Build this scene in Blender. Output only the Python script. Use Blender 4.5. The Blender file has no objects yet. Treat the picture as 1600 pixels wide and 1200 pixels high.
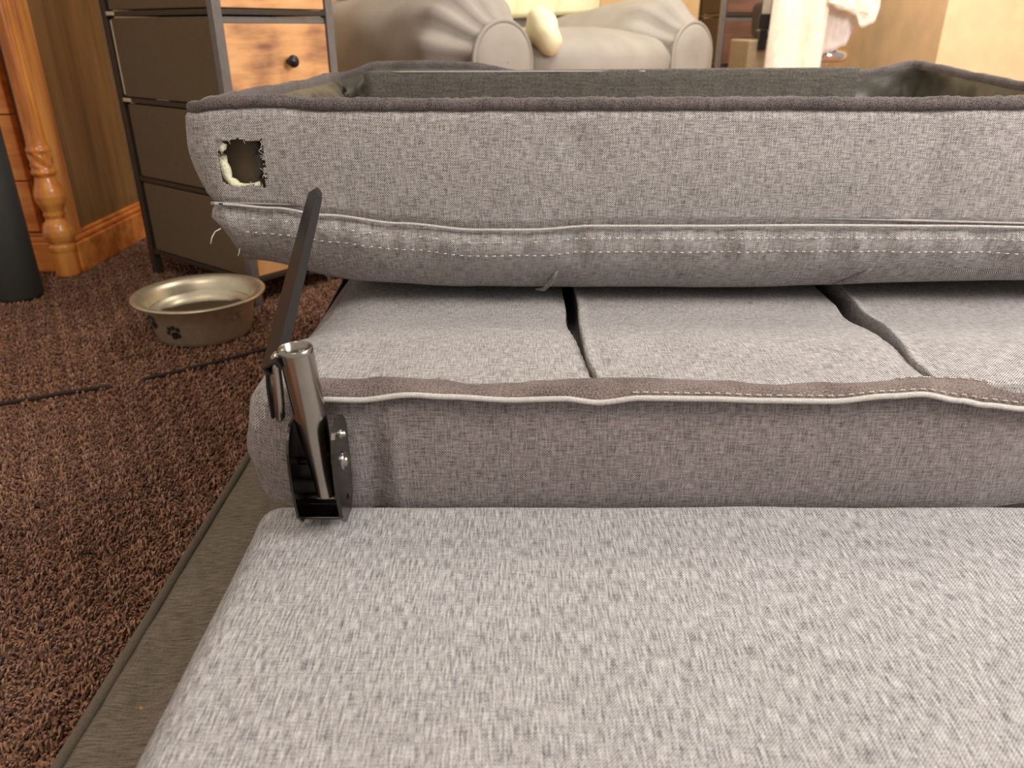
import bpy, bmesh, math, random
from math import sin, cos, pi, tan, atan, radians, sqrt, exp
from mathutils import Vector, noise
random.seed(4)
C = bpy.context.scene.collection
S = bpy.context.scene

# ------------------------------------------------------------ camera, sky, lights, exposure
H = 0.55; PITCH = 24.8; F = 1200.0
cd = bpy.data.cameras.new('camera'); cam = bpy.data.objects.new('camera', cd); C.objects.link(cam)
cam.location = (0, 0, H); cam.rotation_euler = (radians(90-PITCH), 0, 0)
cd.sensor_width = 36; cd.lens = 27.0; cd.clip_start = 0.02
cd.dof.use_dof = True; cd.dof.focus_distance = 0.76; cd.dof.aperture_fstop = 8.0
S.camera = cam
w = bpy.data.worlds.new('world'); S.world = w; w.use_nodes = True
w.node_tree.nodes['Background'].inputs[0].default_value = (1.0, 0.90, 0.80, 1)
w.node_tree.nodes['Background'].inputs[1].default_value = 0.5
def area(name, loc, target, size, power, col):
    l = bpy.data.lights.new(name, 'AREA'); l.shape = 'RECTANGLE'; l.size, l.size_y = size
    l.energy = power; l.color = col
    o = bpy.data.objects.new(name, l); C.objects.link(o); o.location = loc
    o.rotation_euler = (Vector(target)-Vector(loc)).to_track_quat('-Z', 'Y').to_euler()
    return o
area('window_light', (1.55, 0.22, 1.35), (0.45, 0.80, 0.35), (0.9, 0.8), 36, (1.0, 0.975, 0.95))
area('ceiling_lamp_light', (-0.2, -0.6, 2.5), (0.1, 1.2, 0.2), (0.9, 0.9), 17, (1.0, 0.86, 0.70))
area('back_wall_fill_light', (0.9, 1.9, 2.3), (1.7, 3.0, 0.6), (1.0, 1.0), 58, (1.0, 0.93, 0.82))  # fill added to brighten the far walls, not a window
S.view_settings.view_transform = 'Standard'; S.view_settings.look = 'None'
S.view_settings.gamma = 1; S.view_settings.use_curve_mapping = False
S.view_settings.exposure = 0.1

# ------------------------------------------------------------ measuring helpers (photo -> place)
CP, SP = cos(radians(PITCH)), sin(radians(PITCH))
def onD(px, py, D):
    u, v = (px-800)/F, (py-600)/F
    k = D/(CP - v*SP)
    return Vector((u*k, D, H - k*(SP + v*CP)))
def onZ(px, py, z):
    u, v = (px-800)/F, (py-600)/F
    k = (H-z)/(SP + v*CP)
    return Vector((u*k, k*(CP - v*SP), z))
def lerp(tab, x, sm=True):
    if x <= tab[0][0]: return tab[0][1]
    for (a, p), (b, q) in zip(tab, tab[1:]):
        if x <= b:
            t = (x-a)/(b-a); t = t*t*(3-2*t) if sm else t
            return p + (q-p)*t
    return tab[-1][1]
def sstep(a, b, x):
    t = max(0, min(1, (x-a)/(b-a))); return t*t*(3-2*t)
def N(x, y=0, z=0): return noise.noise(Vector((x, y, z)))

# ------------------------------------------------------------ materials
def hexc(r, g, b):
    f = lambda c: (c/255/12.92) if c/255 <= .04045 else ((c/255+.055)/1.055)**2.4
    return (f(r), f(g), f(b), 1)
class NT:
    def __init__(s, name):
        s.m = bpy.data.materials.new(name); s.m.use_nodes = True; s.t = s.m.node_tree
        s.b = s.t.nodes['Principled BSDF']
    def n(s, typ, **kw):
        o = s.t.nodes.new(typ)
        for k, v in kw.items():
            if k.startswith('i_'): o.inputs[k[2:].replace('_', ' ')].default_value = v
            else: setattr(o, k, v)
        return o
    def l(s, a, b): s.t.links.new(a, b)
    def math(s, op, a, b=None):
        o = s.n('ShaderNodeMath', operation=op)
        for i, x in enumerate((a, b)):
            if x is None: continue
            if isinstance(x, (int, float)): o.inputs[i].default_value = x
            else: s.l(x, o.inputs[i])
        return o.outputs[0]
    def mapn(s, src, sc, rot=0):
        o = s.n('ShaderNodeMapping'); o.inputs['Scale'].default_value = sc; o.inputs['Rotation'].default_value = (0, 0, rot)
        s.l(src, o.inputs[0]); return o.outputs[0]
    def noise(s, vec, scale=1, detail=2, rough=.5):
        o = s.n('ShaderNodeTexNoise'); o.inputs['Scale'].default_value = scale
        o.inputs['Detail'].default_value = detail; o.inputs['Roughness'].default_value = rough
        s.l(vec, o.inputs['Vector']); return o.outputs['Fac']
    def ramp(s, fac, stops):
        o = s.n('ShaderNodeValToRGB'); e = o.color_ramp.elements
        while len(e) < len(stops): e.new(.5)
        for q, (p, c) in zip(e, stops): q.position = p; q.color = c
        s.l(fac, o.inputs[0]); return o.outputs[0]
    def bump(s, h, strength, dist):
        o = s.n('ShaderNodeBump'); o.inputs['Strength'].default_value = strength; o.inputs['Distance'].default_value = dist
        s.l(h, o.inputs['Height']); s.l(o.outputs[0], s.b.inputs['Normal'])
def plain(name, c, rough=.5, metal=0, spec=.5, nz=0, scale=60):
    t = NT(name); b = t.b
    b.inputs['Roughness'].default_value = rough; b.inputs['Metallic'].default_value = metal
    b.inputs['Specular IOR Level'].default_value = spec
    tc = t.n('ShaderNodeTexCoord')
    f = t.noise(tc.outputs['Object'], scale, 3)
    c2 = tuple(min(1, v*1.08) for v in c[:3]) + (1,); c1 = tuple(v*.92 for v in c[:3]) + (1,)
    t.l(t.ramp(f, [(.3, c1), (.7, c2)]), b.inputs['Base Color'])
    if nz: t.bump(f, nz, .002)
    return t.m
def fabric(name, dark, light, twill=.35, streak=(1, 1), k=1.0, bias=0.0, mott=.12):
    t = NT(name); b = t.b
    b.inputs['Roughness'].default_value = .95; b.inputs['Specular IOR Level'].default_value = .15
    b.inputs['Sheen Weight'].default_value = .12; b.inputs['Sheen Roughness'].default_value = .5
    uv = t.n('ShaderNodeTexCoord').outputs['UV']
    a = t.noise(t.mapn(uv, (720*k, 80*k, 1)), 1, 1)
    c = t.noise(t.mapn(uv, (90*k, 720*k, 1)), 1, 1)
    g = t.noise(t.mapn(uv, (800*k, 800*k, 1)), 1, 1)
    m = t.noise(t.mapn(uv, (22, 22, 1)), 1, 3)
    sx = t.n('ShaderNodeSeparateXYZ'); t.l(uv, sx.inputs[0])
    d = t.math('ADD', t.math('MULTIPLY', sx.outputs[0], 2*pi*430*k), t.math('MULTIPLY', sx.outputs[1], -2*pi*430*k))
    tw = t.math('SINE', d)
    s = t.math('ADD', t.math('MULTIPLY', a, streak[0]), t.math('MULTIPLY', c, streak[1]))
    s = t.math('ADD', s, t.math('MULTIPLY', g, .8))
    tot = streak[0]+streak[1]+.8
    s = t.math('DIVIDE', s, tot)
    s = t.math('ADD', s, t.math('MULTIPLY', t.math('SUBTRACT', m, .5), mott))
    h = t.math('ADD', s, t.math('MULTIPLY', tw, .06*twill))
    t.l(t.ramp(h, [(.31-bias, dark), (.69-bias, light)]), b.inputs['Base Color'])
    t.bump(h, .55, .0012)
    return t.m
def wood(name, c1, c2, c3, scale=(30, 30, 2.5), rough=.35, blotch=0, coat=0):
    t = NT(name); b = t.b
    tc = t.n('ShaderNodeTexCoord').outputs['Object']
    f = t.noise(t.mapn(tc, scale), 1, 5, .6)
    g = t.noise(t.mapn(tc, (7, 7, 9)), 1, 3)
    s = t.math('ADD', t.math('MULTIPLY', f, 1-blotch), t.math('MULTIPLY', g, blotch))
    t.l(t.ramp(s, [(.36, c1), (.5, c2), (.64, c3)]), b.inputs['Base Color'])
    b.inputs['Roughness'].default_value = rough; b.inputs['Coat Weight'].default_value = coat
    t.bump(f, .15, .001)
    return t.m
M = {}
M['seat'] = fabric('heather_grey_seat', hexc(86, 82, 84), hexc(206, 202, 200), 1.0, (1.5, .6), .95, 0, .05)
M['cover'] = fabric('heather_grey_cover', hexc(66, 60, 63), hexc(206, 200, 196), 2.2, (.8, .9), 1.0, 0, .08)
M['front'] = fabric('heather_grey_front_shaded', hexc(66, 59, 61), hexc(174, 164, 161), 1.2, (1.0, 1.0), 1.0, 0, .08)  # cover cloth with the front face's shade put into darker tones
M['pad'] = fabric('grey_pad_fabric', hexc(84, 75, 64), hexc(140, 128, 112), .2, (.4, 1.6), .8)
M['piping'] = fabric('piping_fabric', hexc(150, 143, 140), hexc(226, 220, 215), 1.5, (.4, .4), 1.6)
M['padpiping'] = fabric('pad_piping_fabric', hexc(78, 70, 60), hexc(120, 108, 94), .5, (.4, .4), 1.6)
M['velcro'] = fabric('fuzzy_loop_tape', hexc(58, 49, 47), hexc(142, 126, 120), 0, (.2, .2), .8, 0, .35)
M['hem'] = fabric('dark_fuzzy_hem', hexc(48, 42, 42), hexc(128, 118, 114), 0, (.2, .2), .9, 0, .3)
M['lining'] = plain('thin_black_lining', hexc(82, 77, 66), .42, 0, .5, .3, 60)
M['rearpanel'] = fabric('dark_grey_panel_fabric', hexc(66, 62, 57), hexc(116, 110, 102), .2, (.3, .5), .35)
M['void'] = plain('hole_board', hexc(112, 98, 80), .7, 0, .3, .4, 40)
M['foam'] = plain('torn_foam', hexc(226, 222, 192), .95, 0, .1, .9, 380)
M['thread'] = plain('pale_thread', hexc(208, 200, 192), .8)
M['chrome_black'] = plain('black_chrome', hexc(165, 158, 150), .2, 1.0, .6, 0, 40)
M['gunmetal'] = plain('gunmetal', hexc(84, 81, 77), .24, 1.0, .6, 0, 40)
M['blackmetal'] = plain('black_enamel', hexc(34, 32, 31), .3, 0.0, .4, 0, 40)
M['steel'] = plain('brushed_steel', hexc(210, 200, 176), .38, .78)
M['chrome'] = plain('chrome', hexc(215, 210, 205), .1, 1.0)
M['brass'] = plain('brass', hexc(190, 150, 90), .3, 1.0)
M['oak'] = wood('orange_oak', hexc(176, 100, 38), hexc(220, 136, 60), hexc(240, 164, 84), (25, 25, 2.5), .3, 0, .3)
M['oakH'] = wood('orange_oak_horizontal', hexc(196, 112, 46), hexc(228, 138, 62), hexc(244, 162, 80), (2.5, 25, 30), .35)
M['oakside'] = wood('oak_side_veneer', hexc(122, 88, 50), hexc(142, 104, 62), hexc(156, 116, 70), (25, 25, 2), .4)
M['rustic'] = wood('rustic_board', hexc(146, 100, 74), hexc(228, 168, 112), hexc(248, 198, 140), (6, 6, 40), .5, .62)
M['brownboard'] = wood('brown_board', hexc(92, 62, 48), hexc(112, 76, 58), hexc(130, 90, 70), (6, 6, 40), .5, .4)
M['drawerfab'] = plain('dark_drawer_fabric', hexc(108, 92, 72), .95, 0, .1, .2, 300)
M['frameglare_rim'] = plain('frame_glare_rim_grey', hexc(126, 120, 116), .28, .3, .5)  # glare on the dark front posts put into the colour; also plain rim grey
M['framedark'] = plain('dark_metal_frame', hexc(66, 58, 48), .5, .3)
M['post'] = plain('dark_grey_post', hexc(60, 60, 58), .6)
M['wallA'] = plain('cream_wall', hexc(236, 205, 162), .9, 0, .2, .05, 12)
M['wallB'] = plain('tan_wall', hexc(226, 192, 142), .9, 0, .2, .05, 12)
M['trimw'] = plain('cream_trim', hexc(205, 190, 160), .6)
M['chairgrey'] = plain('grey_chair_velvet', hexc(160, 152, 143), .85, 0, .2, .1, 12)
M['creampillow'] = plain('cream_plush', hexc(246, 238, 196), .9, 0, .2, .1, 20)
M['creamcloth'] = plain('cream_cotton', hexc(250, 238, 218), .9, 0, .2, .0, 60)
M['lilaccloth'] = plain('pale_lilac_cotton', hexc(232, 222, 216), .9, 0, .2, .0, 60)
M['beige'] = plain('beige_card', hexc(178, 160, 132), .8)
M['darkbag'] = plain('dark_grey_nylon', hexc(74, 70, 66), .7, 0, .3, .2, 200)
M['webbing'] = plain('grey_webbing', hexc(168, 158, 142), .8)
M['red'] = plain('brick_red_cloth', hexc(150, 82, 62), .9)
M['ink'] = plain('black_ink', hexc(30, 26, 22), .6)
M['cord'] = plain('dark_cord', hexc(46, 34, 28), .8)
M['water'] = (lambda t: (t.b.inputs.__getitem__('Transmission Weight').__setattr__('default_value', 1.0),
    t.b.inputs['IOR'].__setattr__('default_value', 1.33), t.b.inputs['Roughness'].__setattr__('default_value', .02), t.m)[-1])(NT('water'))
def carpet():
    t = NT('brown_carpet'); b = t.b
    b.inputs['Roughness'].default_value = 1; b.inputs['Specular IOR Level'].default_value = .05
    b.inputs['Sheen Weight'].default_value = .25
    tc = t.n('ShaderNodeTexCoord').outputs['Object']
    f = t.noise(t.mapn(tc, (110, 110, 50)), 1, 4, .65)
    g = t.noise(t.mapn(tc, (16, 24, 10)), 1, 3)
    s = t.math('ADD', t.math('MULTIPLY', f, .75), t.math('MULTIPLY', g, .25))
    t.l(t.ramp(s, [(.3, hexc(96, 64, 48)), (.5, hexc(170, 122, 95)), (.7, hexc(220, 172, 136))]), b.inputs['Base Color'])
    t.bump(f, .9, .006)
    return t.m
M['carpet'] = carpet()

# ------------------------------------------------------------ mesh helpers
def obj(name, me_or_bm, mat, parent=None, smooth=True, loc=None):
    if isinstance(me_or_bm, bmesh.types.BMesh):
        me = bpy.data.meshes.new(name); bmesh.ops.recalc_face_normals(me_or_bm, faces=me_or_bm.faces) if len(me_or_bm.faces) < 60000 else None
        me_or_bm.to_mesh(me); me_or_bm.free()
    else: me = me_or_bm
    me.polygons.foreach_set('use_smooth', [smooth]*len(me.polygons))
    boxuv(me)
    o = bpy.data.objects.new(name, me); me.materials.append(mat); C.objects.link(o)
    if parent: o.parent = parent
    if loc: o.location = loc
    return o
def boxuv(me):
    uv = me.uv_layers.new(name='uv').data
    vs = me.vertices
    for p in me.polygons:
        n = p.normal; a, b, c = abs(n.x), abs(n.y), abs(n.z)
        for li, vi in zip(p.loop_indices, p.vertices):
            q = vs[vi].co
            uv[li].uv = (q.x, q.y) if c >= a*.9 and c >= b*.9 else ((q.x, q.z) if b >= a else (q.y, q.z))
def thing(name, label, cat, loc=(0, 0, 0), rotz=0, group=None):
    o = bpy.data.objects.new(name, None); C.objects.link(o); o.location = loc; o.rotation_euler = (0, 0, rotz)
    o.empty_display_size = .05; return tag(o, label, cat, group)
def tag(o, label, cat, group=None):
    o['label'] = label; o['category'] = cat
    if group: o['group'] = group
    return o
def struct(o): o['kind'] = 'structure'; return o
def grid(rows, closed_u=False, closed_v=False, drop=None):
    nv, nu = len(rows), len(rows[0])
    verts = [tuple(p) for r in rows for p in r]; faces = []
    for j in range(nv if closed_v else nv-1):
        for i in range(nu if closed_u else nu-1):
            a = j*nu+i; b = j*nu+(i+1) % nu; c = ((j+1) % nv)*nu+(i+1) % nu; d = ((j+1) % nv)*nu+i
            if drop and drop(verts[a], verts[c]): continue
            faces.append((a, b, c, d))
    me = bpy.data.meshes.new('grid'); me.from_pydata(verts, [], faces); me.update(); return me
def bx(bm, x0, x1, y0, y1, z0, z1, bev=0):
    r = bmesh.ops.create_cube(bm, size=1)
    for v in r['verts']:
        v.co = ((x0+x1)/2+v.co.x*(x1-x0), (y0+y1)/2+v.co.y*(y1-y0), (z0+z1)/2+v.co.z*(z1-z0))
    if bev:
        es = list({e for v in r['verts'] for e in v.link_edges})
        bmesh.ops.bevel(bm, geom=es, offset=bev, segments=3, affect='EDGES', profile=.5)
def box(name, x0, x1, y0, y1, z0, z1, mat, parent=None, bev=.003, smooth=False):
    bm = bmesh.new(); bx(bm, x0, x1, y0, y1, z0, z1, bev); return obj(name, bm, mat, parent, smooth)
def tube_rows(path, r, n=10, flat=1.0, up=Vector((0, 0, 1))):
    rows = []; P = [Vector(p) for p in path]
    for i, p in enumerate(P):
        t = (P[min(i+1, len(P)-1)]-P[max(i-1, 0)]).normalized()
        s = t.cross(up); s = s.normalized() if s.length > 1e-4 else Vector((1, 0, 0))
        b = s.cross(t).normalized()
        rr = r(i/(len(P)-1)) if callable(r) else r
        rows.append([p + s*cos(2*pi*k/n)*rr*flat + b*sin(2*pi*k/n)*rr for k in range(n)])
    return rows
def tube(name, path, r, mat, parent=None, n=10, flat=1.0, up=Vector((0, 0, 1))):
    rows = tube_rows(path, r, n, flat, up)
    nu = n; verts = [tuple(p) for row in rows for p in row]; faces = []
    for j in range(len(rows)-1):
        for i in range(n):
            faces.append((j*n+i, j*n+(i+1) % n, (j+1)*n+(i+1) % n, (j+1)*n+i))
    faces.append(tuple(range(n))[::-1]); faces.append(tuple((len(rows)-1)*n+i for i in range(n)))
    me = bpy.data.meshes.new(name); me.from_pydata(verts, [], faces); me.update()
    return obj(name, me, mat, parent)
def lathe_mesh(prof, n=48, cx=0, cy=0, twist=None):
    rows = []
    for (r, z) in prof:
        rows.append([(cx+(r if not twist else twist(r, z, 2*pi*k/n))*cos(2*pi*k/n), cy+(r if not twist else twist(r, z, 2*pi*k/n))*sin(2*pi*k/n), z) for k in range(n)])
    return grid(rows, closed_u=True)
def join_tubes(name, paths, r, mat, parent=None, n=6):
    verts, faces = [], []
    for path in paths:
        rows = tube_rows(path, r, n); o = len(verts)
        verts += [tuple(p) for row in rows for p in row]
        for j in range(len(rows)-1):
            for i in range(n): faces.append((o+j*n+i, o+j*n+(i+1) % n, o+(j+1)*n+(i+1) % n, o+(j+1)*n+i))
        faces.append(tuple(o+i for i in range(n))[::-1]); faces.append(tuple(o+(len(rows)-1)*n+i for i in range(n)))
    me = bpy.data.meshes.new(name); me.from_pydata(verts, [], faces); me.update()
    return obj(name, me, mat, parent)

# ------------------------------------------------------------ room
def axis(a, b, dense):
    out = [a]; x = a
    while x < b:
        st = dense[2] if dense[0] <= x < dense[1] else .25
        x = min(b, x+st) if not (x < dense[0] < x+st) else dense[0]
        out.append(x)
    return out
def floor_z(x, y):
    d = max(0, min(1, (x+1.45)*8))*max(0, min(1, (2.3-y)*5))
    h = .007*N(x*62, y*85, 1) + .004*N(x*120, y*150, 5) + .004*N(x*9, y*14, 2)
    return (h-.004)*d
xs = axis(-2.6, 2.6, (-1.45, -.28, .05)); ys = axis(-1.2, 4.2, (.12, 2.3, .05))
rows = [[(x, y, -.006 if (-1.45 < x < -.2 and .1 < y < 2.3) else -.002) for x in xs] for y in ys]
floor = struct(obj('floor', grid(rows), M['carpet']))
import numpy as np
def pile():
    rg = np.random.default_rng(3); P = []
    for (x0, x1, y0, y1, st) in ((-.95, -.30, .10, 1.1, .0046), (-1.45, -.20, 1.1, 2.25, .0062)):
        gx, gy = np.meshgrid(np.arange(x0, x1, st), np.arange(y0, y1, st))
        p = np.stack([gx.ravel(), gy.ravel()], 1)+rg.uniform(-.5, .5, (gx.size, 2))*st
        P.append(np.hstack([p, np.full((len(p), 1), st)]))
    P = np.vstack(P); n = len(P)
    f = lambda a, b, c, d: np.sin(P[:, 0]*a+P[:, 1]*b+c)+np.sin(P[:, 0]*d-P[:, 1]*a*.7+c*2)
    cl = f(150, 90, .3, 210)*.5; c2 = f(260, -170, 1.3, 190)*.5
    ang = cl*2.2+rg.uniform(-1.3, 1.3, n); lean = .0035+.003*rg.random(n)
    h = .0115+.002*cl+.002*c2+rg.uniform(-.0022, .0022, n)
    rb = P[:, 2]*.50; d = np.stack([np.cos(ang), np.sin(ang)], 1)
    V = np.zeros((n, 10, 3)); z0 = -.009
    for lv, (t, rr, l) in enumerate(((0, .9, 0), (.55, 1.0, .35), (.9, .75, .85))):
        for k in range(3):
            a = 2*pi*k/3+ang+t*2
            V[:, lv*3+k, 0] = P[:, 0]+d[:, 0]*lean*l+np.cos(a)*rb*rr
            V[:, lv*3+k, 1] = P[:, 1]+d[:, 1]*lean*l+np.sin(a)*rb*rr
            V[:, lv*3+k, 2] = z0+h*t
    V[:, 9, 0] = P[:, 0]+d[:, 0]*lean*1.2; V[:, 9, 1] = P[:, 1]+d[:, 1]*lean*1.2; V[:, 9, 2] = z0+h
    base = (np.arange(n)*10)[:, None]
    T = []
    for lv in range(2):
        for k in range(3):
            a, b = lv*3+k, lv*3+(k+1) % 3; T += [(a, b, b+3), (a, b+3, a+3)]
    T += [(6, 7, 9), (7, 8, 9), (8, 6, 9)]
    F_ = (base[:, :, None]+np.array(T)[None]).reshape(-1, 3)
    me = bpy.data.meshes.new('carpet_pile'); me.vertices.add(n*10); me.vertices.foreach_set('co', V.ravel())
    me.loops.add(F_.size); me.loops.foreach_set('vertex_index', F_.ravel().astype(np.int32))
    me.polygons.add(len(F_)); me.polygons.foreach_set('loop_start', np.arange(0, F_.size, 3, dtype=np.int32)); me.polygons.foreach_set('loop_total', np.full(len(F_), 3, dtype=np.int32))
    me.update(); me.validate(); me.polygons.foreach_set('use_smooth', [True]*len(me.polygons))
    o = bpy.data.objects.new('carpet_pile', me); me.materials.append(M['carpet']); C.objects.link(o)
    o.parent = floor; o['kind'] = 'stuff'; return n
pile()
def wall(name, x0, x1, y0, y1, mat=None, z1=2.6):
    return struct(box(name, x0, x1, y0, y1, -.01, z1, mat or M['wallA'], None, 0))
wall('wall_back', -.8, 2.2, 3.9, 4.0, M['wallB'])
wall('wall_left', -2.6, -.8, 2.27, 4.0, M['wallA'])
wall('wall_right', 1.40, 2.6, 2.75, 3.9, M['wallA'])
bm = bmesh.new(); bx(bm, -1.06, -.8, 2.245, 2.27, 0, .10, .006); bx(bm, -1.06, -.8, 2.24, 2.27, .10, .112, .004)
struct(obj('baseboard_left', bm, M['trimw'], None, False))

# ------------------------------------------------------------ folding sofa bed: lower part
sofa = thing('folding_sofa_bed', 'grey fabric folding sofa bed opened flat on the carpet, black hinge at its left', 'sofa bed', (0.2, .56, 0))
off = Vector((-.2, -.56, 0))
def soff(o):  # children are modelled in room coordinates, under an empty that stands at the sofa
    o.location = off; return o
XL, XR = -.222, .73
def sweep_x(xs, prof, endr, inset_fn):
    """prof(x, t) -> (y, z); rounding in at both ends"""
    rows = []
    for x in xs: rows.append([Vector((x, *prof(x, t))) for t in range(inset_fn)])
    return rows
# lower cushion on the carpet
def rrect(x0, x1, y0, y1, r, n=8, step=.03):
    pts = []
    def seg(a, b):
        L = (Vector(b)-Vector(a)).length; k = max(1, int(L/step))
        for i in range(k): t = i/k; pts.append((a[0]+(b[0]-a[0])*t, a[1]+(b[1]-a[1])*t, nn[0], nn[1]))
    nn = (0, -1); seg((x0+r, y0), (x1-r, y0))
    def arc(cx, cy, a0):
        for i in range(n):
            a = a0+pi/2*i/n; pts.append((cx+r*cos(a), cy+r*sin(a), cos(a), sin(a)))
    arc(x1-r, y0+r, -pi/2); nn = (1, 0); seg((x1, y0+r), (x1, y1-r))
    arc(x1-r, y1-r, 0); nn = (0, 1); seg((x1-r, y1), (x0+r, y1))
    arc(x0+r, y1-r, pi/2); nn = (-1, 0); seg((x0, y1-r), (x0, y0+r))
    arc(x0+r, y0+r, pi)
    return pts
PZ = .072
path = rrect(-.325, .76, -.06, 1.35, .03, 8, .012)
prof = [(-.02, .004), (-.002, .012), (.004, .03), (.003, .055), (.001, .067), (-.006, PZ-.0015), (-.012, PZ-.0005), (-.03, PZ), (-.045, PZ+.001), (-.06, PZ+.002), (-.075, PZ+.001), (-.09, PZ), (-.105, PZ-.001), (-.13, PZ-.003), (-.3, PZ-.003)]
buttons = [onZ(272, 1003, PZ), onZ(222, 1093, PZ)]
def padz(x, y, z):
    for b in buttons:
        d = sqrt((x-b.x)**2+(y-b.y)**2)
        z -= .006*exp(-(d/.018)**2) + .004*exp(-((y-b.y)/.005)**2)*exp(-abs(x-b.x)/.03)
    return z + .0012*N(x*30, y*30)*(1 if z > .06 else 0)
rows = [[(x+nx*o, y+ny*o, padz(x+nx*o, y+ny*o, z) if z > .065 else z) for (x, y, nx, ny) in path] for (o, z) in prof]
lower = soff(obj('lower_cushion', grid(rows, closed_u=True), M['pad'], sofa))
lower['label'] = 'brownish grey lower cushion edged with piping'
P = [(x+nx*.001, y+ny*.001, PZ-.002) for (x, y, nx, ny) in path]; P.append(P[0])
obj('piping', grid(tube_rows(P, .0042, 10), closed_u=True), M['padpiping'], lower)
for b in buttons:
    obj('tuft_button', lathe_mesh([(.0, .0035), (.003, .0032), (.0048, .002), (.005, .0), (.0048, -.002), (.004, -.003)], 20), M['brass'], lower, loc=(b.x, b.y, PZ-.0095))
# seat cushion
SZ = .175
sx = [XL + .028*(1-cos(pi/2*i/12)) for i in range(13)] + [XL+.028+(XR-XL-.056)*i/180 for i in range(1, 181)] + [XR-.028+.028*sin(pi/2*i/8) for i in range(1, 9)]
ty = [-.05+i*.0068 for i in range(0, 90)]
def seat_z(x, y):
    e = min(x-XL, XR-x); z = SZ
    if e < .028: z -= .028*(1-sqrt(max(0, 1-((.028-e)/.028)**2)))
    z += .0016*N(x*7, y*5, 3)+.0006*N(x*22, y*14, 8)
    if y > .50: z += .003*sstep(.535, .565, y) - .007*exp(-((y-.562)/.005)**2)
    return z
rows = [[(XL+.006, y, PZ+.002) for y in ty], [(XL-.002, y, .11) for y in ty], [(XL-.001, y, .135) for y in ty]]
rows += [[(x, y, seat_z(x, y)) for y in ty] for x in sx]
rows += [[(XR, y, .12) for y in ty], [(XR-.006, y, PZ+.002) for y in ty]]
seat = soff(obj('seat_cushion', grid([[p for p in r] for r in rows]), M['seat'], sofa))
seat['label'] = 'light grey flat seat cushion'
# raised rear cushion with the slit folds and overhanging flap
FD, TZ = .5625, .2845
CR1 = [(.57, .0695), (.65, .068), (.75, .072), (.86, .080), (1.1, .08)]
CR2 = [(.575, .350), (.62, .352), (.68, .365), (.76, .388), (.87, .408), (1.1, .41)]
def crease(x, y):
    d = 0
    for cr, wmax, y0 in ((CR1, .015, .574), (CR2, .020, .577)):
        u = x-lerp(cr, y, False); wd = .0025+wmax*sstep(y0, y0+.26, y)
        if y > y0:
            dep = .050*sstep(y0, y0+.04, y)
            if -wd < u < 0: d -= dep*sstep(-wd, -wd*.55, u)
            elif 0 <= u < .0028: d -= dep*(1-sstep(0, .0028, u))
            d += .0034*exp(-((u-.0045)/.0032)**2)*sstep(y0-.004, y0+.03, y)
            d -= .003*exp(-((u+wd)/.012)**2)*sstep(y0, y0+.03, y)
    return d
def topwave(x): return .0016*sin(x*23+1)+.0014*N(x*9, 4)
profile = []
for i in range(36): profile.append((FD-.003*sin(pi*i/35), SZ-.006+(TZ-.018-SZ+.006)*i/35))
for i in range(1, 9):
    a = pi/2*i/8; profile.append((FD+.016-.016*cos(a), TZ-.018+.018*sin(a)))
for i in range(1, 100): profile.append((FD+.016+i*.0055, TZ+.002*sin(min(1, i/20)*pi)-.030*sstep(.64, .84, FD+i*.0055)))
ye = profile[-1][0]
for i in range(1, 9): a = pi/2*i/8; profile.append((ye+.03*sin(a), TZ-.03+.03*cos(a)))
for i in range(1, 6): profile.append((ye+.03, TZ-.03-(TZ-.03-SZ)*i/5))
ER = .075
bxs = [XL-.012+ER*(1-cos(pi/2*i/14)) for i in range(15)]
x = bxs[-1]
while x < XR-.02:
    near = min(abs(x-.072), abs(x-.352), abs(x-.38), abs(x-.40))
    x += .0011 if near < .02 else .0035
    bxs.append(x)
bxs += [XR-.02+.03*sin(pi/2*i/6) for i in range(1, 7)]
cy, cz = .85, .20
rows = []
for x in bxs:
    e = x-(XL-.012); k = 1-sqrt(max(0, 1-((ER-e)/ER)**2)) if e < ER else 0
    e2 = (XR+.01)-x; 
    if e2 < .03: k = .7*(1-sqrt(max(0, 1-((.03-e2)/.03)**2)))
    row = []
    for (y, z) in profile:
        ins = ER*.75*k
        yy = y+ins if y < .7 else (y-ins if y > 1.1 else y)
        zz = z - (ins*.75*sstep(SZ, TZ, z))
        # front-left: cloth pinched in around the bracket
        if y < .60 and x < -.12: zz = zz
        if y <= FD+.001:
            yy += .0012*N(x*14, z*14, 2)+.006*exp(-((x+.115)/.012)**2)*sstep(.28, .2, z) - .002*exp(-((x+.10)/.008)**2)
        if y <= FD+.001: yy += .012*sstep(.39, .47, x)
        if z > TZ-.034 and y > FD+.004:
            zz += topwave(x)*exp(-(y-FD)/.03) + crease(x, y) + .0014*N(x*12, y*9, 6)
            zz -= .004*sstep(-.12, -.24, x)*sstep(.58, .9, y)
        xb = x - .006*sin(pi*sstep(SZ-.01, TZ, z))*(1 if e < ER else 0)
        if z > TZ-.034 and y > .58:
            for cr, y0 in ((CR1, .574), (CR2, .577)):
                u = x-lerp(cr, y, False)
                if 0 < u < .012: xb -= .006*(1-sstep(.002, .012, u))*sstep(.001, .003, u)*sstep(y0, y0+.05, y)
        row.append((xb, yy, zz))
    rows.append(row)
block = soff(obj('rear_cushion', grid(rows), M['front'], sofa))
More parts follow.
